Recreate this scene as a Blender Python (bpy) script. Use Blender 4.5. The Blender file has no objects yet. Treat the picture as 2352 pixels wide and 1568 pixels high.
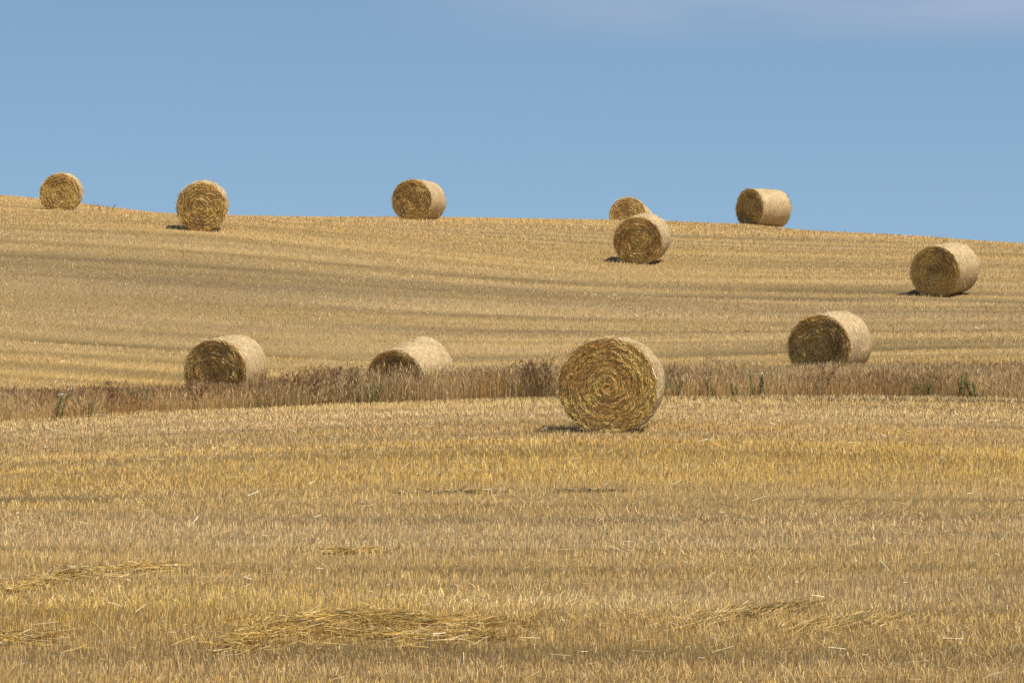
import bpy, math, numpy as np
from mathutils import Vector, Matrix
rng = np.random.default_rng(11)
sc = bpy.context.scene
COL = sc.collection
PI = math.pi

# ---------------------------------------------------------------- camera model
F = 9000.0; CX = 1176.0; CY = 784.0; HZ = 900.0      # focal length, centre and horizon on a 2352 x 1568 grid
PITCH = math.atan((HZ - CY) / F)
cp, sp = math.cos(PITCH), math.sin(PITCH)
def world(px, row, d):
    """point seen at (px,row) at depth d"""
    x = (px - CX) / F * d; u = (CY - row) / F * d
    return np.array([x, d * cp - u * sp, d * sp + u * cp])

# ---------------------------------------------------------------- noise helpers
def _hash(ix, iy, seed):
    h = (ix.astype(np.int64) * 374761393 + iy.astype(np.int64) * 668265263 + seed * 974634777) & 0xffffffff
    h = ((h ^ (h >> 13)) * 1274126177) & 0xffffffff
    return ((h ^ (h >> 16)) & 0xffff) / 65535.0
def vnoise(x, y, seed=0):
    x = np.asarray(x, float); y = np.asarray(y, float)
    ix = np.floor(x); iy = np.floor(y); fx = x - ix; fy = y - iy
    fx = fx * fx * (3 - 2 * fx); fy = fy * fy * (3 - 2 * fy)
    a = _hash(ix, iy, seed); b = _hash(ix + 1, iy, seed); c = _hash(ix, iy + 1, seed); d = _hash(ix + 1, iy + 1, seed)
    return (a * (1 - fx) + b * fx) * (1 - fy) + (c * (1 - fx) + d * fx) * fy
def fbm(x, y, seed=0, o=3):
    s = 0; a = .5; t = 0
    for k in range(o):
        s = s + a * vnoise(x * 2 ** k, y * 2 ** k, seed + k * 17); t += a; a *= .55
    return s / t
def sstep(a, b, x):
    t = np.clip((x - a) / (b - a), 0, 1); return t * t * (3 - 2 * t)

# ---------------------------------------------------------------- terrain from known points
BALES = {   # px, row of the base, apparent diameter, turn to the left (deg)
 'b0': (138, 487, 92, 5), 'b1': (463, 532, 114, 3), 'b2': (946, 509, 97, 21), 'b3': (1396, 989, 224, 6),
 'b4': (497, 919, 149, 20.5), 'b5': (917, 931, 148, 28.5), 'b6': (1466, 607, 113, 11), 'b7': (2150, 680, 121, 23),
 'b8': (1884, 868, 151, 20), 'b9': (1722, 519, 90, 46), 'b10': (1440, 538, 87, 13)}
DIA = 1.3
def bdist(k): return F * DIA / BALES[k][2]
pts = [world(b[0], b[1], bdist(k)) for k, b in BALES.items()]
SKY = [(0,450,140),(110,455,140),(200,472,139),(300,480,137),(380,487,135),(470,491,132),(560,494,129),(760,494,128),(1000,493,127),(1200,496,127),
       (1400,501,129),(1500,505,129.5),(1600,511,130),(1740,514,131),(1850,526,128),(2000,540,124),(2200,550,120),(2352,559,117),(2650,576,113),(-300,432,144)]
for p in SKY:
    p = (p[0], p[1] + 8, p[2]); pts.append(world(*p))
    q = world(*p); q[1] += 16; q[2] -= 1.3; pts.append(q)
for p in [(1620,524,120),(1740,531,120),(1880,538,116),(2010,549,114),
          (0,963,66.5),(240,951,67),(600,938,68),(900,928,69),(1200,918,70),(1600,916,70.5),(2000,913,70.5),(2352,916,70),(-300,975,66),(2700,918,70),
          (0,905,76),(-300,915,76),(1350,905,77),(2352,868,77),(2700,865,77),
          (0,1568,29.5),(1176,1568,30),(2352,1568,30),(-300,1568,29.5),(2700,1568,30),
          (0,1230,39.5),(1176,1228,40),(2352,1226,40),(0,1020,55),(2352,1000,55.5),(1176,1375,35)]:
    pts.append(world(*p))
for xx in (-12, 0, 12): pts.append(np.array([xx, 15, -3.1]))
P = np.array(pts)
def tps(r2): return 0.5 * r2 * np.log(r2 + 1e-9)
S0 = 50.0
A = P[:, :2] / S0; n = len(P)
K = tps(((A[:, None] - A[None]) ** 2).sum(-1)) + np.eye(n) * 0.0004
Q = np.hstack([np.ones((n, 1)), A])
M = np.block([[K, Q], [Q.T, np.zeros((3, 3))]])
W = np.linalg.solve(M, np.concatenate([P[:, 2], np.zeros(3)]))
def rbf(x, y):
    sh = x.shape; a = np.stack([x.ravel(), y.ravel()], 1) / S0; out = np.zeros(len(a))
    for i in range(n): out += W[i] * tps(((a - A[i]) ** 2).sum(1))
    return (out + W[n] + W[n + 1] * a[:, 0] + W[n + 2] * a[:, 1]).reshape(sh)
def vline(x, y):          # the drilling lines run across the slope, curving a little
    return np.where(y < 72, y - 0.030 * x + 0.0022 * x * x, y + 0.075 * x - 0.0006 * x * x)
def tracks(x, y):         # wheel tracks: 1 inside a track
    v = vline(x, y); t = 0
    wob = (fbm(x * .12, v * .05, 3) - .5) * .5
    for c in (43.2, 44.9, 58.3, 84.2, 86.0, 96.5, 98.3, 111.0, 112.8, 121.5):
        t = np.maximum(t, np.exp(-((v + wob - c) / .26) ** 2) * sstep(.3, .55, fbm(x * .15 + c, v * .1, 9)))
    return t
gx = np.concatenate([-32 - np.geomspace(2500, 4, 26), np.arange(-32, 32.01, .32), 32 + np.geomspace(4, 2500, 26)])
gy = np.concatenate([18 - np.geomspace(120, 3, 10), np.arange(18, 168.01, .32), 168 + np.geomspace(3, 4000, 34)])
GX, GY = np.meshgrid(gx, gy)
GZ = rbf(np.clip(GX, -34, 34), np.clip(GY, 14, 165))
GZ -= sstep(155, 420, GY) * 24 + sstep(40, 500, np.abs(GX)) * 6
GZ += (fbm(GX * .10, vline(GX, GY) * .45, 5) - .5) * .10 + (fbm(GX * .25, vline(GX, GY) * 1.7, 6) - .5) * .035
GZ += (fbm(GX * .2, vline(GX, GY) * 1.15, 16, 1) - .5) * .03
GZ -= tracks(GX, GY) * .045
def H(x, y):
    x = np.asarray(x, float); y = np.asarray(y, float)
    i = np.clip(np.searchsorted(gx, x) - 1, 0, len(gx) - 2); j = np.clip(np.searchsorted(gy, y) - 1, 0, len(gy) - 2)
    fx = (x - gx[i]) / (gx[i + 1] - gx[i]); fy = (y - gy[j]) / (gy[j + 1] - gy[j])
    return (GZ[j, i] * (1 - fx) + GZ[j, i + 1] * fx) * (1 - fy) + (GZ[j + 1, i] * (1 - fx) + GZ[j + 1, i + 1] * fx) * fy
def ground_at(px, row):
    """first ground point along a sight line"""
    for d in np.arange(24, 165, .1):
        p = world(px, row, d)
        if H(p[0], p[1]) >= p[2]: return float(p[0]), float(p[1])
    return float(p[0]), float(p[1])

# ---------------------------------------------------------------- field colour (straw yellow / weathered grey / bare, with foreground gap shade painted in)
def gauss(v, c, w): return np.exp(-((v - c) / w) ** 2)
def field(x, y):
    """yellow, bright, in 0..1 about .5"""
    v = vline(x, y)
    ye = fbm(x * .03, v * .42, 21) * .45 + fbm(x * .05, v * 1.6, 22) * .45 + fbm(x * .5, v * 1.2, 23) * .1
    br = fbm(x * .025, v * .6, 31) * .4 + fbm(x * .06, v * 2.2, 32) * .45 + fbm(x * .6, v * 2.0, 33) * .15
    near = y < 72
    yb = .28 * gauss(v, 48.4, 1.6) * sstep(-5, 1, x) + .22 * gauss(v, 46.2, 1.3) + .12 * gauss(v, 42.3, .6) + .25 * gauss(v, 34.2, 1.4) * sstep(1, -2, x) \
        - .26 * gauss(v, 56.5, 4) * sstep(6, -4, x) - .26 * gauss(v, 61, 7) - .18 * gauss(v, 39.6, 1.3) - .2 * gauss(v, 35.3, 1.2) * sstep(-2, 2, x) + .14 * gauss(v, 37.2, .5)
    bb = .15 * gauss(v, 64, 5) - .22 * gauss(v, 55.5, 1.3) * sstep(3, -3, x) - .2 * gauss(v, 33.2, 1.2) * sstep(2, 0, x) - .2 * gauss(v, 31, 1.3) + .1 * gauss(v, 40, 1) - .1 * gauss(v, 36.3, .4)  # bands nearest the camera are darkened to paint shadow gaps between stems
    yf = .16 * gauss(v, 82, 4) - .22 * gauss(v, 93.5, 5) + .06 * gauss(v, 112, 10)
    bf = -.26 * gauss(v, 90.2, .5) - .15 * gauss(v, 94.5, 1.0) - .1 * gauss(v, 92, 4) + .05 * gauss(v, 84, 3) + .12 * sstep(100, 120, v)
    br = np.where(near, br, .5 + (br - .5) * .5); ye = ye + np.where(near, yb, yf - .05); br = br + np.where(near, bb, bf) - np.where(near, .35, .25) * tracks(x, y)
    return np.clip((ye - .5) * 1.3 + .47, 0, 1), np.clip((br - .5) * 1.15 + .52, 0, 1)

# ---------------------------------------------------------------- mesh helpers
def quads(name, V, Fc, mat, col=None, parent=None, smooth=False, uv=None):
    me = bpy.data.meshes.new(name); V = np.asarray(V, np.float32); Fc = np.asarray(Fc, np.int32); k = Fc.shape[1]
    me.vertices.add(len(V)); me.vertices.foreach_set('co', V.ravel())
    me.loops.add(Fc.size); me.loops.foreach_set('vertex_index', Fc.ravel())
    me.polygons.add(len(Fc)); me.polygons.foreach_set('loop_start', np.arange(len(Fc), dtype=np.int32) * k)
    if smooth: me.polygons.foreach_set('use_smooth', np.ones(len(Fc), bool))
    me.update(calc_edges=True)
    if col is not None:
        a = me.attributes.new('tint', 'FLOAT_COLOR', 'POINT'); c = np.ones((len(V), 4), np.float32); c[:, :3] = col
        a.data.foreach_set('color', c.ravel())
    if uv is not None:
        l = me.uv_layers.new(name='UVMap'); l.data.foreach_set('uv', np.asarray(uv, np.float32)[Fc.ravel()].ravel())
    me.materials.append(mat)
    o = bpy.data.objects.new(name, me); COL.objects.link(o)
    if parent: o.parent = parent
    return o
def tag(o, label=None, cat=None, group=None, kind=None):
    if label: o['label'] = label
    if cat: o['category'] = cat
    if group: o['group'] = group
    if kind: o['kind'] = kind
    return o
def empty(name, loc=(0, 0, 0)):
    o = bpy.data.objects.new(name, None); COL.objects.link(o); o.location = loc; o.empty_display_size = .2; return o
def blades(base, tip, wid, waxis, taper=1.0):
    """flat straws: base (n,3), tip (n,3), width (n,), unit width direction (n,3) -> verts, faces"""
    n = len(base); h = (wid * .5)[:, None] * waxis
    V = np.stack([base - h, base + h, tip + h * taper, tip - h * taper], 1).reshape(-1, 3)
    return V, np.arange(4 * n).reshape(n, 4)
def rep(c, k=4): return np.repeat(c, k, 0)
def unit(a): return a / np.maximum(np.linalg.norm(a, axis=-1, keepdims=True), 1e-9)
class Heap:
    def __init__(s): s.V = []; s.F = []; s.C = []; s.n = 0
    def add(s, V, Fc, c): s.V.append(V); s.F.append(Fc + s.n); s.C.append(c); s.n += len(V)
    def straw(s, base, tip, wid, c, taper=1.0, waxis=None):
        if waxis is None:
            d = unit(tip - base); r = rng.normal(size=d.shape); waxis = unit(np.cross(d, r))
        V, Fc = blades(base, tip, wid, waxis, taper); s.add(V, Fc, rep(c))
    def build(s, name, mat, parent=None):
        return quads(name, np.concatenate(s.V), np.concatenate(s.F), mat, np.concatenate(s.C), parent)

# ---------------------------------------------------------------- materials
def mat_new(name):
    m = bpy.data.materials.new(name); m.use_nodes = True; nt = m.node_tree; b = nt.nodes['Principled BSDF']; return m, nt, b
def N(nt, t, **kw):
    n = nt.nodes.new(t)
    for k, v in kw.items(): setattr(n, k, v)
    return n
def straw_mat(name, rough=.6, spec=.3, trans=0.0):
    m, nt, b = mat_new(name); a = N(nt, 'ShaderNodeAttribute'); a.attribute_name = 'tint'
    nt.links.new(a.outputs['Color'], b.inputs['Base Color']); b.inputs['Roughness'].default_value = rough
    b.inputs['Specular IOR Level'].default_value = spec
    if trans:
        t = N(nt, 'ShaderNodeBsdfTranslucent'); mx = N(nt, 'ShaderNodeMixShader'); mx.inputs[0].default_value = trans
        nt.links.new(a.outputs['Color'], t.inputs['Color']); nt.links.new(b.outputs[0], mx.inputs[1]); nt.links.new(t.outputs[0], mx.inputs[2])
        nt.links.new(mx.outputs[0], nt.nodes['Material Output'].inputs[0])
    return m
M_STEM = straw_mat('stubble_straw', .55, .35)
M_STRAW = straw_mat('loose_straw', .42, .5)
M_WEED = straw_mat('dry_weed', .8, .15, .25)
M_GREEN = straw_mat('green_leaf', .6, .3, .3)

def ground_mat():
    m, nt, b = mat_new('stubble_soil'); a = N(nt, 'ShaderNodeAttribute'); a.attribute_name = 'tint'
    g = N(nt, 'ShaderNodeNewGeometry'); mp = N(nt, 'ShaderNodeMapping'); mp.inputs['Scale'].default_value = (26, 34, 8)
    no = N(nt, 'ShaderNodeTexNoise'); no.inputs['Scale'].default_value = 1.0; no.inputs['Detail'].default_value = 6; no.inputs['Roughness'].default_value = .7
    rp = N(nt, 'ShaderNodeMapRange'); rp.inputs['From Min'].default_value = .3; rp.inputs['From Max'].default_value = .7; rp.inputs['To Min'].default_value = .35; rp.inputs['To Max'].default_value = 1.5
    mx = N(nt, 'ShaderNodeVectorMath', operation='SCALE')
    nt.links.new(g.outputs['Position'], mp.inputs[0]); nt.links.new(mp.outputs[0], no.inputs[0]); nt.links.new(no.outputs[0], rp.inputs[0])
    nt.links.new(a.outputs['Color'], mx.inputs[0]); nt.links.new(rp.outputs[0], mx.inputs['Scale']); nt.links.new(mx.outputs[0], b.inputs['Base Color'])
    bp = N(nt, 'ShaderNodeBump'); bp.inputs['Strength'].default_value = .8; bp.inputs['Distance'].default_value = .04
    nt.links.new(no.outputs[0], bp.inputs['Height']); nt.links.new(bp.outputs[0], b.inputs['Normal'])
    b.inputs['Roughness'].default_value = .95; b.inputs['Specular IOR Level'].default_value = .1
    return m
def wrap_mat():
    m, nt, b = mat_new('net_wrapped_straw'); uv = N(nt, 'ShaderNodeUVMap')
    oi = N(nt, 'ShaderNodeObjectInfo')
    def noise(sx, sy, det, w=0):
        mp = N(nt, 'ShaderNodeMapping'); mp.inputs['Scale'].default_value = (sx, sy, 1)
        no = N(nt, 'ShaderNodeTexNoise'); no.noise_dimensions = '4D'; no.inputs['Scale'].default_value = 1; no.inputs['Detail'].default_value = det
        ad = N(nt, 'ShaderNodeMath', operation='MULTIPLY_ADD'); ad.inputs[1].default_value = 37.0; ad.inputs[2].default_value = w
        nt.links.new(oi.outputs['Random'], ad.inputs[0]); nt.links.new(ad.outputs[0], no.inputs['W'])
        nt.links.new(uv.outputs[0], mp.inputs[0]); nt.links.new(mp.outputs[0], no.inputs[0]); return no.outputs[0]
    fib = noise(26, 75, 4); blot = noise(5, 3, 3, 5); band = noise(1.2, 14, 2, 9)
    r1 = N(nt, 'ShaderNodeValToRGB'); e = r1.color_ramp.elements
    e[0].position = .3; e[0].color = (.34, .22, .095, 1); e[1].position = .62; e[1].color = (.68, .51, .28, 1)
    x = e.new(.8); x.color = (.80, .64, .38, 1)
    nt.links.new(fib, r1.inputs[0])
    r2 = N(nt, 'ShaderNodeValToRGB'); e = r2.color_ramp.elements
    e[0].position = .35; e[0].color = (.80, .78, .76, 1); e[1].position = .65; e[1].color = (1.0, .98, .95, 1)
    nt.links.new(blot, r2.inputs[0])
    mx = N(nt, 'ShaderNodeMix', data_type='RGBA', blend_type='MULTIPLY'); mx.inputs[0].default_value = 1
    nt.links.new(r1.outputs[0], mx.inputs[6]); nt.links.new(r2.outputs[0], mx.inputs[7])
    r3 = N(nt, 'ShaderNodeValToRGB'); e = r3.color_ramp.elements
    e[0].position = .38; e[0].color = (.84, .82, .78, 1); e[1].position = .6; e[1].color = (1.0, 1.0, 1.0, 1)
    nt.links.new(band, r3.inputs[0])
    m2 = N(nt, 'ShaderNodeMix', data_type='RGBA', blend_type='MULTIPLY'); m2.inputs[0].default_value = 1
    nt.links.new(mx.outputs[2], m2.inputs[6]); nt.links.new(r3.outputs[0], m2.inputs[7]); nt.links.new(m2.outputs[2], b.inputs['Base Color'])
    bp = N(nt, 'ShaderNodeBump'); bp.inputs['Strength'].default_value = .7; bp.inputs['Distance'].default_value = .02
    nt.links.new(fib, bp.inputs['Height']); nt.links.new(bp.outputs[0], b.inputs['Normal'])
    b.inputs['Roughness'].default_value = .55; b.inputs['Specular IOR Level'].default_value = .35
    return m
M_GROUND = ground_mat(); M_WRAP = wrap_mat()

# ---------------------------------------------------------------- ground sheet
ye, br = field(GX, GY)
ye = ye.ravel()[:, None]; br = br.ravel()[:, None]
soil = np.array([.24, .155, .064]); sy = np.array([.48, .32, .10]); sg = np.array([.41, .30, .165])
nearm = sstep(80, 45, GY).ravel()[:, None]; litter = .62 - .12 * nearm - .22 * sstep(38, 30, GY).ravel()[:, None]  # litter share; its foreground drop and nearm paint shaded gaps between stems
gc = (soil * (1 - litter) + litter * (sg * (1 - ye) + sy * ye)) * (.72 + .46 * br) * (.92 - .10 * nearm) * (.68 + .64 * vnoise(GX * .13, vline(GX, GY) * 2.3, 91)).ravel()[:, None]
tr = tracks(GX, GY).ravel()[:, None]; gc = gc * (1 - .35 * tr)
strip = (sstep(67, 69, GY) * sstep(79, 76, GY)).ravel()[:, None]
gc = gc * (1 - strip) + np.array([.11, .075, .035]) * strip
nx, ny = len(gx), len(gy)
ii, jj = np.meshgrid(np.arange(nx - 1), np.arange(ny - 1)); b0 = (jj * nx + ii).ravel()
gf = np.stack([b0, b0 + 1, b0 + nx + 1, b0 + nx], 1)
gr = quads('ground', np.stack([GX.ravel(), GY.ravel(), GZ.ravel()], 1), gf, M_GROUND, gc, smooth=True)
tag(gr, kind='structure')

# ---------------------------------------------------------------- bales: where they stand
LEN = 1.30
frames = {}
TILT = {'b9': .0, 'b5': .24, 'b4': .10, 'b8': .09}
for k, (px, row, dm, t) in BALES.items():
    d = bdist(k); p = world(px, row, d); a = math.atan((px - CX) / F); w = a + math.radians(t)
    back = np.array([math.sin(w), math.cos(w)])                 # horizontal axis pointing away
    c = p[:2] + back * LEN * .5 * 1.0                             # px,row name the foot of the near end
    c = c + 0 * back
    zf = H(*(c - back * .6)); zb = H(*(c + back * .6)); sl = (zb - zf) / 1.2
    sl = TILT.get(k, sl)
    z0 = float(H(*c))
    yax = unit(np.array([back[0], back[1], sl])); xax = unit(np.cross(yax, [0, 0, 1])); zax = np.cross(xax, yax)
    frames[k] = (np.array([c[0], c[1], z0]), xax, yax, zax, back)
def in_bales(x, y, grow=0.0):
    m = np.zeros(x.shape, bool)
    for k, (c, xa, ya, za, bk) in frames.items():
        dx = x - c[0]; dy = y - c[1]; al = dx * bk[0] + dy * bk[1]; ac = -dx * bk[1] + dy * bk[0]
        m |= (np.abs(al) < LEN / 2 + grow) & (np.abs(ac) < .36 + grow)
    return m

# ---------------------------------------------------------------- stubble
def stubble(y0, y1, dens, wid, hmin, hmax, margin=1.22):
    hw = lambda y: (CX / F) * y * margin + 1.0
    area = (hw(y0) + hw(y1)) * (y1 - y0); n = int(area * dens)
    y = y0 + (y1 - y0) * rng.random(n * 2); x = (rng.random(n * 2) * 2 - 1) * hw(y1)
    k = np.abs(x) < hw(y); x = x[k][:n]; y = y[k][:n]
    # drill rows 0.14 m apart, clumped along the row
    v = vline(x, y); vr = np.round(v / .14) * .14 + rng.normal(0, .028, len(x)); y = y + (vr - v)
    cl = vnoise(x * 22, vr * 7, 77) * .7 + .3 * vnoise(x * 5, vr * 7, 78); keep = rng.random(len(x)) < .25 + 1.15 * cl
    tk = tracks(x, y); keep &= rng.random(len(x)) > tk * .5
    edge = 68.2 + (fbm(x * .25, x * 0 + 3, 12) - .5) * 1.2
    e2 = strip_near(x); keep &= ~((y > e2) & (y < e2 + 8.6 + (fbm(x * .2, x * 0, 8) - .5) * 3))
    keep &= ~in_bales(x, y, -.02)
    x = x[keep]; y = y[keep]; cl = cl[keep]; tk = tk[keep]; n = len(x)
    ye, br = field(x, y)
    h = (hmin + (hmax - hmin) * rng.random(n) ** .8) * (.78 + .45 * cl) * (1 - .55 * tk) * (.85 + .3 * fbm(x * .2, y * .5, 50))
    h *= np.where(rng.random(n) < .015, 1.4, 1) * (.8 + .4 * vnoise(x * .13, vline(x, y) * 2.3, 91))
    lean = rng.normal(0, .17, (n, 2)) * (.6 + 1.5 * sstep(.45, .75, fbm(x * .5, y * .7, 63)))[:, None] + np.array([.05, 0]) + (fbm(x * .4, y * .8, 61) - .5)[:, None] * np.array([.5, .2])
    wild = rng.random(n) < .05; lean[wild] *= 3.5
    z = H(x, y)
    base = np.stack([x, y, z - .01], 1); tip = base + np.stack([lean[:, 0] * h, lean[:, 1] * h, h], 1)
    az = rng.random(n) * PI; wa = np.stack([np.cos(az), np.sin(az), az * 0], 1)
    w = wid * (.6 + .6 * rng.random(n))
    gy_ = np.array([.755, .54, .29]); yl = np.array([.86, .56, .155]); gy_, yl = (gy_, yl) if y0 < 72 else (gy_ * .86, yl * np.array([.80, .84, 1.1])); dk = np.array([.26, .16, .065]); pl = np.array([.88, .75, .50])
    far = float(y0 >= 72)
    mixy = np.clip(ye + rng.normal(0, .15, n), 0, 1)[:, None]
    c = gy_ * (1 - mixy) + yl * mixy
    c = c * ((.68 + .60 * br) * (.78 + .44 * rng.random(n)))[:, None]
    rw = .65 * vnoise(x * .13, vline(x, y) * 2.3, 91) + .35 * vnoise(x * .2, vline(x, y) * 5.5, 92); c = c * (.76 + .46 * rw * (.5 + .5 * vnoise(x * .1, vline(x, y) * 1.1, 95) + .25))[:, None]
    u = rng.random(n); dmask = u < (.15 - .07 * far) - .1 * (br - .5); c[dmask] = dk * (.7 + .6 * rng.random((dmask.sum(), 1)))
    pm = u > .955; c[pm] = pl * (.8 + .3 * rng.random((pm.sum(), 1)))
    return base, tip, w, wa, np.clip(c * np.array([1.03, .985, .88]), 0, .92)
def strip_near(x):       # near edge of the unmown strip
    return np.interp(x, [-12, -8.7, -7, -4.3, -2.1, .2, 3.3, 6.5, 9.2, 13], [64.6, 65.3, 66.2, 67.7, 69, 70, 70.5, 70.5, 70, 70]) + (vnoise(x * 1.3, x * 0, 14) - .5) * .5
hs = Heap()
for args in [(24, 34, 1500, .0034, .032, .076), (34, 46, 1050, .0042, .032, .072), (46, 60, 700, .0055, .034, .070), (60, 72, 460, .0075, .036, .076)]:
    b, t, w, wa, c = stubble(*args); hs.straw(b, t, w, c, .9, wa)
o = hs.build('near_stubble', M_STEM); tag(o, 'cut straw stubble of the near field in front of the weed strip', 'stubble', kind='stuff')
hs = Heap()
for args in [(72, 90, 330, .0085, .035, .075), (90, 110, 270, .010, .035, .07), (110, 134, 210, .012, .035, .07), (134, 152, 130, .014, .035, .07)]:
    b, t, w, wa, c = stubble(*args); hs.straw(b, t, w, c, .9, wa)
o = hs.build('hill_stubble', M_STEM); tag(o, 'cut straw stubble covering the hill behind the weed strip', 'stubble', kind='stuff')

# loose straws lying on the stubble
hs = Heap()
for (y0, y1, n, w0) in [(24, 40, 2000, .004), (40, 68, 1500, .005), (80, 150, 1300, .008)]:
    y = y0 + (y1 - y0) * rng.random(n); x = (rng.random(n) * 2 - 1) * (y * .165 + 1)
    z = H(x, y) + .03 + .07 * rng.random(n); az = rng.normal(0, .8, n); L = .04 + .18 * rng.random(n) ** 2.5; el = rng.normal(.05, .35, n)
    d = np.stack([np.cos(az) * np.cos(el), np.sin(az) * np.cos(el), np.sin(el)], 1)
    p = np.stack([x, y, z], 1); c = np.where(rng.random((n, 1)) < .15, np.array([[.88, .78, .55]]), np.array([[.68, .48, .20]])) * (.7 + .35 * rng.random((n, 1)))
    m = ~in_bales(x, y, .1)
    hs.straw((p - d * L[:, None] / 2)[m], (p + d * L[:, None] / 2)[m], (w0 * (.7 + .6 * rng.random(n)))[m], c[m])
o = hs.build('scattered_straw', M_STRAW); tag(o, 'single loose straws scattered over the stubble', 'straw', kind='stuff')

# ---------------------------------------------------------------- straw heaps lying on the near field
def heap(path, wid, hgt, n, label, sw=.0038, ang=.22, lmin=.06, lmax=.34, gold=.85, lift=0.0, tone=1.0):
    n = int(n * 2.1); hgt *= .6; G = np.array([ground_at(*p) for p in path]); seg = np.linalg.norm(np.diff(G, axis=0), axis=1); S = np.concatenate([[0], np.cumsum(seg)])
    s = rng.random(n) * S[-1]
    dens = np.sin(np.clip(s / S[-1], 0, 1) * PI) ** .5 * (.0 + 1.5 * fbm(s * 2.6, s * 0 + len(path), 41)); keep = rng.random(n) < dens * 1.1; s = s[keep]; n = len(s)
    x = np.interp(s, S, G[:, 0]); y = np.interp(s, S, G[:, 1])
    i = np.clip(np.searchsorted(S, s) - 1, 0, len(seg) - 1); tx = (G[i + 1] - G[i]) / seg[i][:, None]
    ends = np.sin(np.clip(s / S[-1], 0, 1) * PI) ** .8
    o = np.clip(rng.standard_t(3, n), -5, 5) * wid * .42 * (.45 + .7 * ends); x = x - tx[:, 1] * o; y = y + tx[:, 0] * o
    prof = np.exp(-(o / wid) ** 2) * ends * (.6 + .7 * fbm(s * 3, s * 0, 43))
    z = H(x, y) + .02 + hgt * prof * rng.random(n) ** .6
    az = np.arctan2(tx[:, 1], tx[:, 0]) + rng.normal(0, ang, n); el = rng.normal(lift, .13, n) ; L = lmin + (lmax - lmin) * rng.random(n)
    d = np.stack([np.cos(az) * np.cos(el), np.sin(az) * np.cos(el), np.sin(el)], 1); mid = np.stack([x, y, z], 1)
    root = empty('straw_heap', (float(G[:, 0].mean()), float(G[:, 1].mean()), float(H(*G.mean(0)))))
    off = np.array(root.location)
    c = np.array([.80, .51, .12]) * gold + np.array([.52, .37, .19]) * (1 - gold)
    c = c * (.35 + .8 * rng.random((n, 1))) * (.6 + .7 * vnoise(x * 9, y * 9, 66))[:, None]; u = rng.random(n); c[u > .96] = [.86, .70, .38]; c[u < .25] *= .45
    c = c * tone
    d2 = unit(d + rng.normal(0, .22, d.shape) * np.array([1, 1, .5])); ww = sw * (.6 + .7 * rng.random(n)); c = np.clip(c, 0, .92)
    r = rng.normal(size=d.shape); wx = unit(np.cross(d, r)); A_ = mid - d * L[:, None] / 2 - off; C_ = mid - off; B_ = C_ + d2 * L[:, None] / 2
    hp = Heap(); hp.straw(A_, C_, ww, c, 1, wx); hp.straw(C_, B_, ww, c, .8, wx)
    hp.build('straw', M_STRAW, root); tag(root, label, 'straw heap')
    return root
heap([(20, 1364), (80, 1348), (165, 1326), (260, 1318), (350, 1306), (440, 1301)], .16, .09, 1100, 'long thin wisp of golden straw lying at the left of the foreground stubble')
heap([(510, 1502), (600, 1472), (680, 1442), (770, 1424), (880, 1430), (1000, 1440), (1120, 1436), (1200, 1450)], .36, .11, 2700, 'largest spread heap of golden loose straw in the middle foreground', ang=.32, lmax=.42)
heap([(640, 1455), (780, 1462), (900, 1470), (1080, 1466), (1180, 1474)], .22, .07, 800, 'flat golden straw layer just in front of the largest straw heap', ang=.4, lmax=.36)
heap([(-30, 1478), (60, 1470), (120, 1474)], .35, .08, 700, 'golden straw patch cut by the lower left edge of the picture', ang=.6, lmax=.3)
heap([(1560, 1452), (1640, 1425), (1720, 1408), (1800, 1400), (1930, 1392)], .22, .09, 700, 'lodged pale straw leaning over at the right of the foreground', gold=.7, lift=.2, ang=.45, tone=.9, lmax=.36)
heap([(1830, 1452), (1930, 1440), (2050, 1424)], .3, .09, 450, 'small bundle of bent straws at the far right of the lodged straw', gold=.7, lift=.26, ang=.5, tone=.9, lmax=.36)
heap([(900, 1138), (1060, 1135), (1215, 1132)], .03, .03, 160, 'thin dark flattened straw line in mid field, the longer one', gold=.1, sw=.005, ang=.1, tone=.7)  # low tone paints the shade within the matted straw
heap([(1285, 1132), (1440, 1131)], .03, .03, 80, 'short dark flattened straw line below the nearest bale', gold=.1, sw=.005, ang=.1, tone=.7)  # shade of the matted straw put into its colour by tone
heap([(740, 1272), (800, 1270), (860, 1268)], .14, .05, 300, 'little wisp of golden straw above the big foreground heap', ang=.4, lmax=.35)

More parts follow.
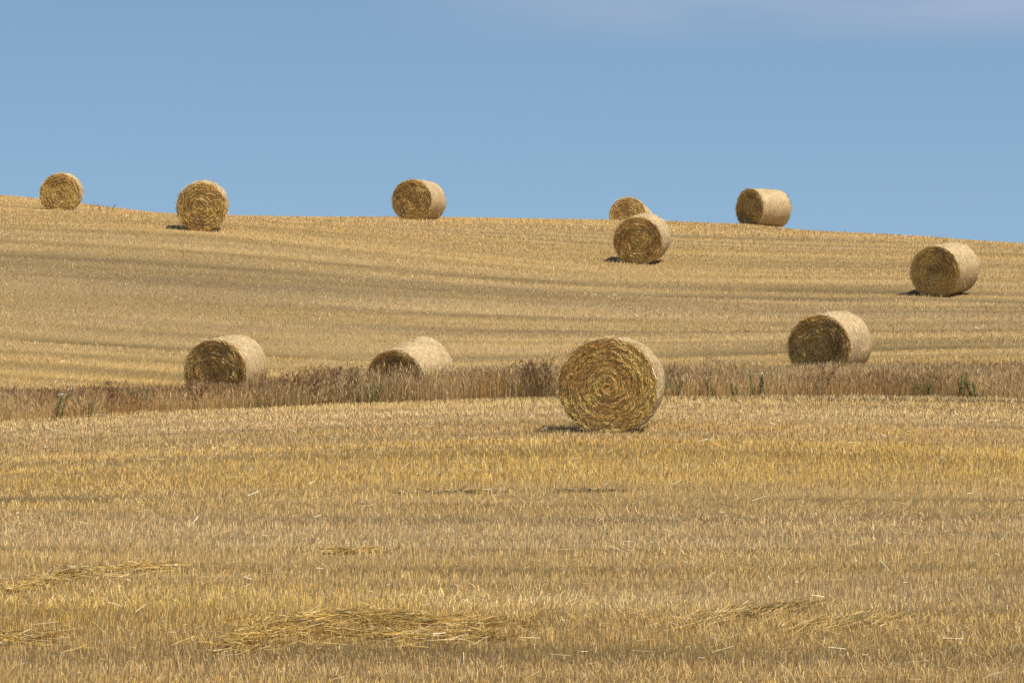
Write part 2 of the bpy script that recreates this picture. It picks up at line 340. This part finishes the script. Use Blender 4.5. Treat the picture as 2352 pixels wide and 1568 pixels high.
# ---------------------------------------------------------------- bales
R = DIA / 2
def profile(th, flat=.93):
    """squashed outline: local x,z (z from the base) for angle th"""
    x = np.sin(th) * R * 1.012; z = -np.cos(th) * R
    lim = -R * flat
    z = np.where(z < lim, lim + (z - lim) * .15, z)
    return x, z + R * .945
def bale(k, label, detail, end_shade):  # last argument paints shaded ends darker and also deepens their relief
    rg = np.random.default_rng(100 + int(k[1:]))
    c, xa, ya, za, bk = frames[k]
    root = empty('straw_bale', tuple(c)); m = Matrix(((xa[0], ya[0], za[0]), (xa[1], ya[1], za[1]), (xa[2], ya[2], za[2])))
    root.rotation_euler = m.to_euler(); tag(root, label, 'straw bale', 'round straw bales on the stubble')
    NT, NL = 144, 26; th = np.linspace(0, 2 * PI, NT + 1)[:-1]; hl = LEN / 2; sd = int(k[1:]) * 7 + 3
    def lump(t, yy):   # waviness of the wound skin, periodic round the roll
        cx_, sx_ = np.cos(t) * 2.2, np.sin(t) * 2.2
        return (fbm(cx_ + yy * 1.3 + 50, sx_ + 40 + yy, sd) - .5) * .05 + (fbm(cx_ * .35 + 9, yy * 9 + sx_ * .3, sd + 5) - .5) * .014
    ys = np.concatenate([[-hl], np.linspace(-hl + .025, hl - .025, NL - 2), [hl]]); V = []; UV = []
    for j, yy in enumerate(ys):
        rr = 1.0 - (.028 if j in (0, NL - 1) else 0) + lump(th, yy) - .012 * (abs(yy) / hl) ** 4
        x, z = profile(th); zc = R * .945
        V.append(np.stack([x * rr, th * 0 + yy, np.maximum((z - zc) * rr + zc, .0)], 1)); UV.append(np.stack([np.cos(th) * .65 + np.sin(th) * .2 , th * 0 + yy], 1))
    V = np.concatenate(V); UVv = np.concatenate([np.stack([th / (2 * PI) * 4.08, th * 0 + yy], 1) for yy in ys])
    i, j = np.meshgrid(np.arange(NT), np.arange(NL - 1)); i = i.ravel(); j = j.ravel()
    Fc = np.stack([j * NT + i, j * NT + (i + 1) % NT, (j + 1) * NT + (i + 1) % NT, (j + 1) * NT + i], 1)[:, ::-1]
    nf = detail // 5 + 400; tf = rg.random(nf) * 2 * PI; yf = rg.uniform(-hl + .03, hl - .03, nf)
    def skin(t, yy, up):
        x, z = profile(t); kk = 1 + lump(t, yy) - .012 * (np.abs(yy) / hl) ** 4 + up; zc = R * .945
        return np.stack([x * kk, yy, np.maximum((z - zc) * kk + zc, 0)], 1)
    dt = (.03 + .10 * rg.random(nf)) * rg.choice([-1, 1], nf); dy = rg.normal(0, .03, nf)
    A_ = skin(tf, yf, .003 + .003 * rg.random(nf)); B_ = skin(tf + dt, yf + dy, .004 + .008 * rg.random(nf) ** 2)
    rad3 = np.stack([np.sin(tf), tf * 0, -np.cos(tf)], 1); wv = unit(np.cross(unit(B_ - A_), rad3) + rg.normal(0, .3, (nf, 3)))
    V2, F2 = blades(A_, B_, (.005 if detail > 9000 else .008) * (.6 + .8 * rg.random(nf)), wv, .8)
    c2 = .92 * np.where(rg.random((nf, 1)) < .55, np.array([[.72, .54, .29]]), np.where(rg.random((nf, 1)) < .6, np.array([[.52, .36, .15]]), np.array([[.84, .72, .46]]))) * (.85 + .25 * rg.random((nf, 1)))
    nb = len(V); o = quads('net_wrap', np.concatenate([V, V2]), np.concatenate([Fc, F2 + nb]), M_WRAP, np.concatenate([np.full((nb, 3), .6), rep(c2)]), root, True, np.concatenate([UVv, np.zeros((len(V2), 2))]))
    o.data.materials.append(M_STRAW); mi = np.zeros(len(Fc) + len(F2), np.int32); mi[len(Fc):] = 1; o.data.polygons.foreach_set('material_index', mi); o.data.update()
    # wound ends
    for side in (-1, 1):
        NR = 34; r = np.linspace(0, 1, NR)[1:]; VV = [np.array([[0, side * (hl - .01), R * .945]])]; CC = [np.array([[.16, .10, .04]])]
        turns = 7.5; amp = .016
        def relief(rr, t):
            s = rr * turns + t / (2 * PI) * side
            return amp * (np.abs(((s + .9 * (fbm(rr * 3 + np.cos(t), np.sin(t) * 1.5, sd + 8) - .5)) % 1) - .5) * 2) + (fbm(np.cos(t) * rr * 6 + 20, np.sin(t) * rr * 6 + 20, sd + 3) - .5) * .07 * (.5 + end_shade)
        for q in r:
            x, z = profile(th); zc = R * .945; rr = q * (.985 + lump(th, side * hl) * q)
            yy = side * (hl - .012 + .018 * (1 - q * q) + relief(q, th) * min(1, (1 - q) * 14))
            VV.append(np.stack([x * rr, yy, np.maximum((z - zc) * rr + zc, .0)], 1))
            dkk = .65 + .6 * fbm(np.cos(th) * q * 5 + 3, np.sin(th) * q * 5 + 9, sd + 30)
            CC.append(np.array([.42, .27, .09]) * dkk[:, None])
        VV = np.concatenate(VV); CC = np.concatenate(CC)
        hp = Heap(); idx = lambda a, b: 1 + a * NT + b % NT
        ii2 = np.arange(NT); fc = [np.stack([ii2 * 0, idx(0, ii2), idx(0, ii2 + 1), idx(0, ii2 + 1)], 1)]
        a, bb = np.meshgrid(np.arange(len(r) - 1), ii2); a = a.ravel(); bb = bb.ravel()
        fc = np.concatenate([np.stack([idx(a, bb), idx(a + 1, bb), idx(a + 1, bb + 1), idx(a, bb + 1)], 1)])
        tri_v = VV[[0]]; # centre cap as narrow quads
        cap = np.stack([ii2 * 0, idx(0, 2 * ii2), idx(0, 2 * ii2 + 1), idx(0, 2 * ii2 + 2)], 1)[:NT // 2]
        hp.add(VV, np.concatenate([fc, cap]), CC)
        # the wound straws themselves
        n = detail if side == -1 else 500
        rad = np.sqrt(rg.random(n)) * .975; t = rg.random(n) * 2 * PI
        s = rad * turns + t / (2 * PI) * side; ring = np.abs((s % 1) - .5) * 2
        px_, pz_ = profile(t); zc = R * .945; X = px_ * rad; Z = (pz_ - zc) * rad + zc
        out = side * (hl - .006 + .018 * (1 - rad ** 2) + relief(rad, t) + .03 * rg.random(n) ** 2 * (.6 + end_shade))
        mid = np.stack([X, out, Z], 1)
        tang = np.stack([np.cos(t), t * 0, np.sin(t)], 1); rdl = np.stack([np.sin(t), t * 0, -np.cos(t)], 1)
        jit = np.where(rg.random(n) < .10, rg.normal(0, .8, n), rg.normal(0, .27, n)) + .06
        ou = rg.normal(0, .16, n)
        d = unit(tang * np.cos(jit)[:, None] + rdl * np.sin(jit)[:, None] + np.array([0, 1, 0]) * ou[:, None])
        L = np.minimum(.04 + .15 * rg.random(n), .06 + rad * .22)
        wv = unit(np.cross(d, unit(np.array([0, side, 0]) * 1.0 + rg.normal(0, .65, (n, 3)))))
        sw = (.0048 if detail > 9000 else .008) * (.6 + .8 * rg.random(n))
        base = np.array([[.92, .58, .17]]) * (1.08 - .3 * end_shade); brn = np.array([[.50, .285, .08]]) * (1.08 - .35 * end_shade); pale = np.array([[.86, .70, .36]]); dark = np.array([[.26, .16, .05]])  # straw colour darkened per bale to paint ends turned from the sun
        u = rg.random(n); patch = fbm(X * 3 + 5, Z * 3 + t * 0, sd + 60)
        cc = base * (.6 + .65 * rg.random((n, 1))); f = np.clip((patch - .42) * 4 + rg.normal(0, .3, n), 0, 1)[:, None]; cc = cc * (1 - f) + brn * (.8 + .5 * rg.random((n, 1))) * f
        cc[u < .09] = dark; cc[u > .955] = pale * (.75 + .3 * rg.random(((u > .955).sum(), 1)))
        low = mid[:, 2] > .015
        V2, F2 = blades((mid - d * L[:, None] / 2)[low], (mid + d * L[:, None] / 2)[low], sw[low], wv[low])
        V2[:, 2] = np.maximum(V2[:, 2], 0)
        hp.add(V2, F2, rep(np.clip(cc[low], 0, .9)))
        if side == 1: hp.build('wound_end', M_STRAW, root)
        else: front = hp
    # straws escaping round the rims and from the skin
    n = int(90 + detail * .02); t = rg.random(n) * 2 * PI; onrim = rg.random(n) < .7
    yy = np.where(onrim, -hl + rg.normal(0, .02, n), rg.uniform(-hl, hl, n)); x, z = profile(t); zc = R * .945
    k_ = 1 + lump(t, yy) - .005; mid = np.stack([x * k_, yy, (z - zc) * k_ + zc], 1)
    tang = np.stack([np.cos(t), t * 0, np.sin(t)], 1); rdl = np.stack([np.sin(t), t * 0, -np.cos(t)], 1)
    d = unit(tang * rg.choice([-1, 1], n)[:, None] + rdl * (np.abs(rg.normal(0, .28, n)))[:, None] + np.array([0, 1, 0]) * rg.normal(0, .35, n)[:, None])
    L = .05 + .16 * rg.random(n) ** 1.5; cc = np.where(rg.random((n, 1)) < .4, np.array([[.84, .70, .42]]), np.array([[.66, .47, .2]])) * (.75 + .3 * rg.random((n, 1)))
    wv = unit(np.cross(d, rg.normal(size=(n, 3)))); low = mid[:, 2] > .05
    hp = front; V2, F2 = blades(mid[low], (mid + d * L[:, None])[low], ((.005 if detail > 9000 else .008) * (.6 + .7 * rg.random(n)))[low], wv[low]); V2[:, 2] = np.maximum(V2[:, 2], 0)
    hp.add(V2, F2, rep(cc[low])); hp.build('wound_end', M_STRAW, root)
    return root
bale('b3', 'nearest and largest round straw bale, golden end facing us, before the weed strip', 21000, .12)
bale('b4', 'round straw bale half hidden by dry weeds, left one of the two behind them', 7359, .5)
bale('b5', 'round straw bale sunk deep behind the weed strip, its long pale top tilted uphill', 7359, .9)
bale('b8', 'round straw bale just behind the weed strip at right, with dark coiled end', 7359, .5)
bale('b7', 'round straw bale at the far right of the hillside, below the skyline', 5979, .5)
bale('b6', 'round straw bale on the upper slope partly covering the bale at the skyline behind it', 5979, .4)
bale('b1', 'round bale showing its end squarely, second from the left on the skyline', 5979, .3)
bale('b0', 'leftmost straw bale, highest on the hill beside small dead twigs', 5060, .2)
bale('b2', 'round straw bale on the crest in the middle, sky behind its upper half', 5060, .4)
bale('b9', 'straw bale on the crest turned sideways, very dark end and broad sunlit side', 4600, .8)
bale('b10', 'straw bale sunk behind the crest, its base out of sight behind another bale', 4600, .2)

# ---------------------------------------------------------------- dry grass strip
def strip_grass():
    hp = Heap()
    n = 165000; x = rng.uniform(-14.5, 15.5, n); w = rng.random(n); dep = 8.3
    y = strip_near(x) + .1 + w * dep; y += rng.normal(0, .1, n)
    m = ~in_bales(x, y, .12); x = x[m]; y = y[m]; w = w[m]; n = len(x)
    hh = np.interp(x, [-14, -9, -7, -5, -3.6, -2, .5, 1.5, 3, 6, 9, 14], [.38, .40, .42, .46, .58, .60, .58, .60, .50, .46, .46, .46])
    h = hh * (.42 + .9 * fbm(x * .9, y * .7, 71)) * (.4 + .7 * rng.random(n) ** .8) * (1 - .25 * sstep(.7, 1, w)) * (.8 + .2 * sstep(0, .12, w))
    behind = (sstep(.55, .8, w)); h = h * (1 - .35 * behind)
    lean = rng.normal(0, .13, (n, 2)); z = H(x, y); base = np.stack([x, y, z - .01], 1)
    mid = base + np.stack([lean[:, 0] * h * .4, lean[:, 1] * h * .4, h * .6], 1); tip = base + np.stack([lean[:, 0] * h * 1.5 + .02, lean[:, 1] * h * 1.5, h], 1)
    az = rng.random(n) * PI; wa = np.stack([np.cos(az), np.sin(az), az * 0], 1); wd = .0028 + .004 * rng.random(n)
    red = np.clip(sstep(.46, .66, fbm(x * .55 + 3, y * .3, 73)) * .75 + .3 * gauss(x, 0, 2.5), 0, 1)
    tan = np.array([.78, .52, .23]); rd = np.array([.60, .31, .10]); gn = np.array([.25, .24, .085]); pal = np.array([.80, .62, .36])
    f = np.clip(red + rng.normal(0, .25, n), 0, 1)[:, None]; c = tan * (1 - f) + rd * f
    g = rng.random(n) < .10 + .25 * sstep(.5, .7, fbm(x * 1.4 + 9, y * .2, 75)); h[g] *= .62; c[g] = gn
    pm = rng.random(n) < .12; c[pm] = pal
    dkp = np.clip(gauss(x, -3.1, 1.1) + gauss(x, .45, .45) + .5 * gauss(x, -7.2, .5) + .4 * gauss(x, 5.6, .3), 0, 1) * .75 + .25 * sstep(.5, .7, fbm(x * .8, y * .1, 88))
    q = rng.random(n) < dkp * .6; c[q] = np.array([.24, .17, .07]); h[q] *= 1.12
    c = c * (.6 + .6 * rng.random((n, 1))) * (.72 + .5 * fbm(x * .7 + 4, y * .4, 89))[:, None]
    V, Fc = blades(base, mid, wd, wa, .85); hp.add(V, Fc, rep(c)); V, Fc = blades(mid, tip, wd * .85, wa, .35); hp.add(V, Fc, rep(c * 1.08))
    # feathery seed heads
    k = rng.random(n) < .5; q = k.sum(); t = tip[k]; dd = rng.normal(0, .35, (q, 3)); dd[:, 2] = 1; dd = unit(dd)
    hd = np.where(f[k] > .5, np.array([[.34, .185, .085]]), np.array([[.60, .42, .21]])) * (.6 + .6 * rng.random((q, 1)))
    hp.straw(t - dd * .045, t + dd * .04, .008 + .010 * rng.random(q), hd, .4)
    o = hp.build('dry_grass_strip', M_WEED); tag(o, 'unmown strip of brown dry grass between the two stubble fields', 'dry grass', kind='stuff')
strip_grass()

# ---------------------------------------------------------------- single weeds
def tube(hp, p, q, w, c):
    for a in (0, 1):
        d = unit((q - p)[None]); ax = unit(np.cross(d, np.array([[0, 1, 0.]]) if a else np.array([[1., 0, .1]])))
        V, Fc = blades(p[None], q[None], np.array([w]), ax, .7); hp.add(V, Fc, rep(np.array([c]), 4))
def dead_weed(seed, h=.7, spread=.22, dens=10):
    rg = np.random.default_rng(seed); st = Heap(); sd = Heap()
    root = empty('dead_weed'); ns = rg.integers(3, 6)
    for s in range(ns):
        b = np.array([rg.normal(0, .04), rg.normal(0, .04), -.02]); top = np.array([rg.normal(0, spread), rg.normal(0, spread), h * rg.uniform(.7, 1)])
        col = np.array([.24, .15, .08]) * rg.uniform(.8, 1.3); prev = b
        for i in range(1, 6):
            f = i / 5; cur = b + (top - b) * np.array([f ** 1.4, f ** 1.4, f]); tube(st, prev, cur, .013 - .007 * f, col)
            if i > 1:
                for q in range(2):
                    a = rg.random() * 2 * PI; e = cur + np.array([math.cos(a) * .10, math.sin(a) * .10, .11]) * rg.uniform(.5, 1.2); tube(st, cur, e, .006, col)
                    m = dens; t = rg.random(m)[:, None]; pp = cur + (e - cur) * (t * .9 + .15) + rg.normal(0, .014, (m, 3)); dd = unit(rg.normal(size=(m, 3)))
                    cc = np.array([[.20, .11, .055]]) * (.6 + .9 * rg.random((m, 1)))
                    V, Fc = blades(pp - dd * .012, pp + dd * .012, .009 + .007 * rg.random(m), unit(np.cross(dd, rg.normal(size=(m, 3)))), .7); sd.add(V, Fc, rep(cc))
            prev = cur
    st.build('stem', M_WEED, root); sd.build('seed_crown', M_WEED, root); return root
def green_weed(seed, h=.45, flowers=0):
    rg = np.random.default_rng(seed); st = Heap(); lf = Heap(); fl = Heap(); root = empty('green_weed')
    for s in range(rg.integers(3, 5)):
        b = np.array([rg.normal(0, .05), rg.normal(0, .05), -.02]); top = b + np.array([rg.normal(0, .10), rg.normal(0, .10), h * rg.uniform(.65, 1)])
        tube(st, b, top, .012, np.array([.11, .14, .05]))
        m = int(60 * h / .45); f = rg.random(m) ** .8; p = b + (top - b) * f[:, None]; a = rg.random(m) * 2 * PI; L = (.05 + .07 * rg.random(m)) * (1.15 - .5 * f)
        d = np.stack([np.cos(a), np.sin(a), .25 + .9 * rg.random(m)], 1); d = unit(d); q = p + d * L[:, None]
        cc = np.array([[.20, .24, .085]]) * (.6 + .8 * rg.random((m, 1)))
        wa = unit(np.cross(d, np.array([[0, 0, 1.]]))); V, Fc = blades(p, p + (q - p) * .55, .007 + L * 0, wa, 2.0); lf.add(V, Fc, rep(cc)); V, Fc = blades(p + (q - p) * .55, q, .014 + L * 0, wa, .15); lf.add(V, Fc, rep(cc * 1.1))
        if flowers:
            k = flowers; pp = top + rg.normal(0, .05, (k, 3)); dd = unit(rg.normal(size=(k, 3))); V, Fc = blades(pp - dd * .012, pp + dd * .012, np.full(k, .022), unit(np.cross(dd, rg.normal(size=(k, 3)))), 1); fl.add(V, Fc, rep(np.tile([[.85, .83, .74]], (k, 1))))
    st.build('stem', M_GREEN, root); lf.build('foliage', M_GREEN, root)
    if flowers: fl.build('blossom', M_GREEN, root)
    return root
def dup(src):
    r = src.copy(); COL.objects.link(r)
    for ch in src.children:
        c = ch.copy(); COL.objects.link(c); c.parent = r
    return r
def place(o, x, y, rz, s, label, cat, group=None, dz=0):
    o.location = (x, y, float(H(x, y)) + dz); o.rotation_euler = (0, 0, rz); o.scale = (s, s, s); tag(o, label, cat, group); return o
protos = [dead_weed(5, .72, .16, 12), dead_weed(6, .66, .2, 14), dead_weed(7, .78, .12, 12)]; used = [0, 0, 0]
def next_dead(i):
    i %= 3; used[i] += 1
    return protos[i] if used[i] == 1 else dup(protos[i])
def strip_pt(px, w):
    y = 70.0
    for _ in range(4):
        x = (px - CX) / F * y; y = float(strip_near(np.array([x]))[0]) + w
    return x, y
ra = np.random.default_rng(3)
for i, px in enumerate([648, 690, 722, 760, 782, 806, 818, 842, 872, 800, 770]):
    x, y = strip_pt(px + ra.normal(0, 4), .4 + ra.random() * 2.2)
    place(next_dead(i), x, y, ra.random() * 6, .72 + .28 * ra.random(), 'dark seedy dead weed in the thick clump between the two sunken bales', 'dead weed', 'dead weeds between the two sunken bales')
for i, px in enumerate([1196, 1212, 1226, 1240, 1252, 1264, 1280, 1234, 1218]):
    x, y = strip_pt(px, .4 + ra.random() * 2.0)
    place(next_dead(i + 1), x, y, ra.random() * 6, .75 + .25 * ra.random(), 'reddish dead weed in the bushy clump touching the left of the nearest bale', 'dead weed', 'dead weeds left of the nearest bale')
for i, (px, w, s, lb) in enumerate([(262, .5, .85, 'thin dead weed near the left end of the weed strip'), (448, .6, .8, 'dark dead weed in front of the left sunken bale'),
        (1540, .6, .75, 'dead weed just right of the nearest bale'), (1893, .5, .8, 'forked dead weed in front of the dark coiled bale at right'), (970, 1.0, .9, 'tall dead weed in front of the tilted sunken bale'),
        (2130, 1.2, .6, 'short reddish dead weed in the right part of the strip')]):
    x, y = strip_pt(px, w); place(next_dead(i), x, y, i * 1.7, s, lb, 'dead weed')
gp = [green_weed(21, .50, 5), green_weed(22, .34, 0), green_weed(23, .42, 0)]; ug = [0, 0, 0]
for i, (px, w, s, g, lb) in enumerate([(128, .25, 1.0, 0, 'green leafy weed with white flowers at the left end of the strip'), (330, .9, 1.15, 2, 'upright green weed left of the sunken bales'),
        (205, .4, .7, 2, 'small green weed beside the flowering weed at left'), (1552, .2, .9, 2, 'green weed right beside the nearest bale'), (1635, .35, .9, 0, 'white flowered green weed right of the nearest bale'),
        (1745, .3, 1.0, 0, 'tall white flowered green weed left of the forked dead weed'), (1690, .15, .8, 1, 'low green weed between the white flowered weeds'), (2126, .12, .9, 1, 'dark low green weed in the right part of the strip'),
        (2204, .2, 1.1, 2, 'left one of the bright green thistles at the right'), (2236, .12, 1.05, 1, 'right one of the bright green thistles at the right'), (865, .3, 1.0, 2, 'green weed below the tilted sunken bale'), (500, 2.5, 1.0, 2, 'green weed against the end of the left sunken bale')]):
    x, y = strip_pt(px, w); o = gp[g] if ug[g] == 0 else dup(gp[g]); ug[g] = 1
    place(o, x, y, i * 2.1, s, lb, 'green weed')
# twigs on the skyline
tp = dead_weed(31, .42, .13, 1)
for i, (px, row, s) in enumerate([(214, 486, .6), (232, 488, .7), (246, 489, .6), (256, 488, .65)]):
    x, y = ground_at(px, row); o = tp if i == 0 else dup(tp)
    place(o, x, y, i * 1.3, s, 'small bare dead twig beside the leftmost bale on the hill', 'dead weed', 'twigs by the leftmost bale')
for i, (px, row, s, lb) in enumerate([(672, 497, .55, 'lonely dead twig on the skyline left of the middle crest bale'), (884, 498, .5, 'dead twig on the skyline touching the middle crest bale'), (1824, 525, .5, 'dead twig on the skyline right of the sideways bale')]):
    x, y = ground_at(px, row); place(dup(tp), x, y, i * 1.9 + .4, s, lb, 'dead weed')

# ---------------------------------------------------------------- light and sky
EL = math.radians(62); AZ = math.radians(57)     # azimuth from straight behind the camera towards the right
sd = Vector((math.sin(AZ) * math.cos(EL), -math.cos(AZ) * math.cos(EL), math.sin(EL)))
L = bpy.data.lights.new('sun', 'SUN'); L.energy = 4.0; L.angle = math.radians(.53); L.color = (1, .935, .78)
so = bpy.data.objects.new('sun', L); COL.objects.link(so); so.rotation_euler = sd.to_track_quat('Z', 'Y').to_euler()
wd = bpy.data.worlds.new('World'); sc.world = wd; wd.use_nodes = True; nt = wd.node_tree; bg = nt.nodes['Background']
sk = N(nt, 'ShaderNodeTexSky'); sk.sky_type = 'NISHITA'; sk.sun_disc = False; sk.sun_elevation = EL; sk.sun_rotation = math.atan2(sd.x, sd.y)
sk.air_density = 1.0; sk.dust_density = .3; sk.ozone_density = .9; sk.altitude = 300
tc = N(nt, 'ShaderNodeTexCoord'); ad = N(nt, 'ShaderNodeVectorMath', operation='ADD'); ad.inputs[1].default_value = (0, 0, .13)
nm = N(nt, 'ShaderNodeVectorMath', operation='NORMALIZE')
nt.links.new(tc.outputs['Generated'], ad.inputs[0]); nt.links.new(ad.outputs[0], nm.inputs[0]); nt.links.new(nm.outputs[0], sk.inputs[0])
# faint thin cloud high at the right
mp = N(nt, 'ShaderNodeMapping'); mp.inputs['Scale'].default_value = (7, 7, 42); mp.inputs['Location'].default_value = (1.3, 0, .4)
no = N(nt, 'ShaderNodeTexNoise'); no.inputs['Scale'].default_value = 1; no.inputs['Detail'].default_value = 4; no.inputs['Roughness'].default_value = .5
nt.links.new(tc.outputs['Generated'], mp.inputs[0]); nt.links.new(mp.outputs[0], no.inputs[0])
sx = N(nt, 'ShaderNodeSeparateXYZ'); nt.links.new(tc.outputs['Generated'], sx.inputs[0])
e1 = N(nt, 'ShaderNodeMapRange', interpolation_type='SMOOTHSTEP'); e1.inputs['From Min'].default_value = .085; e1.inputs['From Max'].default_value = .099
e2 = N(nt, 'ShaderNodeMapRange', interpolation_type='SMOOTHSTEP'); e2.inputs['From Min'].default_value = -.05; e2.inputs['From Max'].default_value = .06
e3 = N(nt, 'ShaderNodeMapRange', interpolation_type='SMOOTHSTEP'); e3.inputs['From Min'].default_value = .28; e3.inputs['From Max'].default_value = .60
nt.links.new(sx.outputs['Z'], e1.inputs[0]); nt.links.new(sx.outputs['X'], e2.inputs[0]); nt.links.new(no.outputs[0], e3.inputs[0])
m1 = N(nt, 'ShaderNodeMath', operation='MULTIPLY'); m2 = N(nt, 'ShaderNodeMath', operation='MULTIPLY'); m3 = N(nt, 'ShaderNodeMath', operation='MULTIPLY'); m3.inputs[1].default_value = .95
nt.links.new(e1.outputs[0], m1.inputs[0]); nt.links.new(e2.outputs[0], m1.inputs[1]); nt.links.new(m1.outputs[0], m2.inputs[0]); nt.links.new(e3.outputs[0], m2.inputs[1]); nt.links.new(m2.outputs[0], m3.inputs[0])
SKS = .072
mx = N(nt, 'ShaderNodeMix', data_type='RGBA'); nt.links.new(m3.outputs[0], mx.inputs[0]); tint = N(nt, 'ShaderNodeVectorMath', operation='MULTIPLY'); tint.inputs[1].default_value = (.97, 1.07, 1.07); nt.links.new(sk.outputs[0], tint.inputs[0]); nt.links.new(tint.outputs[0], mx.inputs[6]); mx.inputs[7].default_value = (.255 / SKS, .315 / SKS, .43 / SKS, 1)
nt.links.new(mx.outputs[2], bg.inputs[0]); bg.inputs[1].default_value = SKS

# ---------------------------------------------------------------- camera
cam = bpy.data.cameras.new('camera'); co = bpy.data.objects.new('camera', cam); COL.objects.link(co)
cam.sensor_width = 36; cam.lens = 36 * F / 2352; cam.clip_end = 6000; cam.clip_start = .5
co.rotation_euler = (PI / 2 + PITCH, 0, 0); sc.camera = co
sc.view_settings.view_transform = 'Standard'; sc.view_settings.look = 'None'; sc.view_settings.exposure = .55; sc.view_settings.gamma = 1
sc.cycles.use_denoising = False
sc.cycles.max_bounces = 6
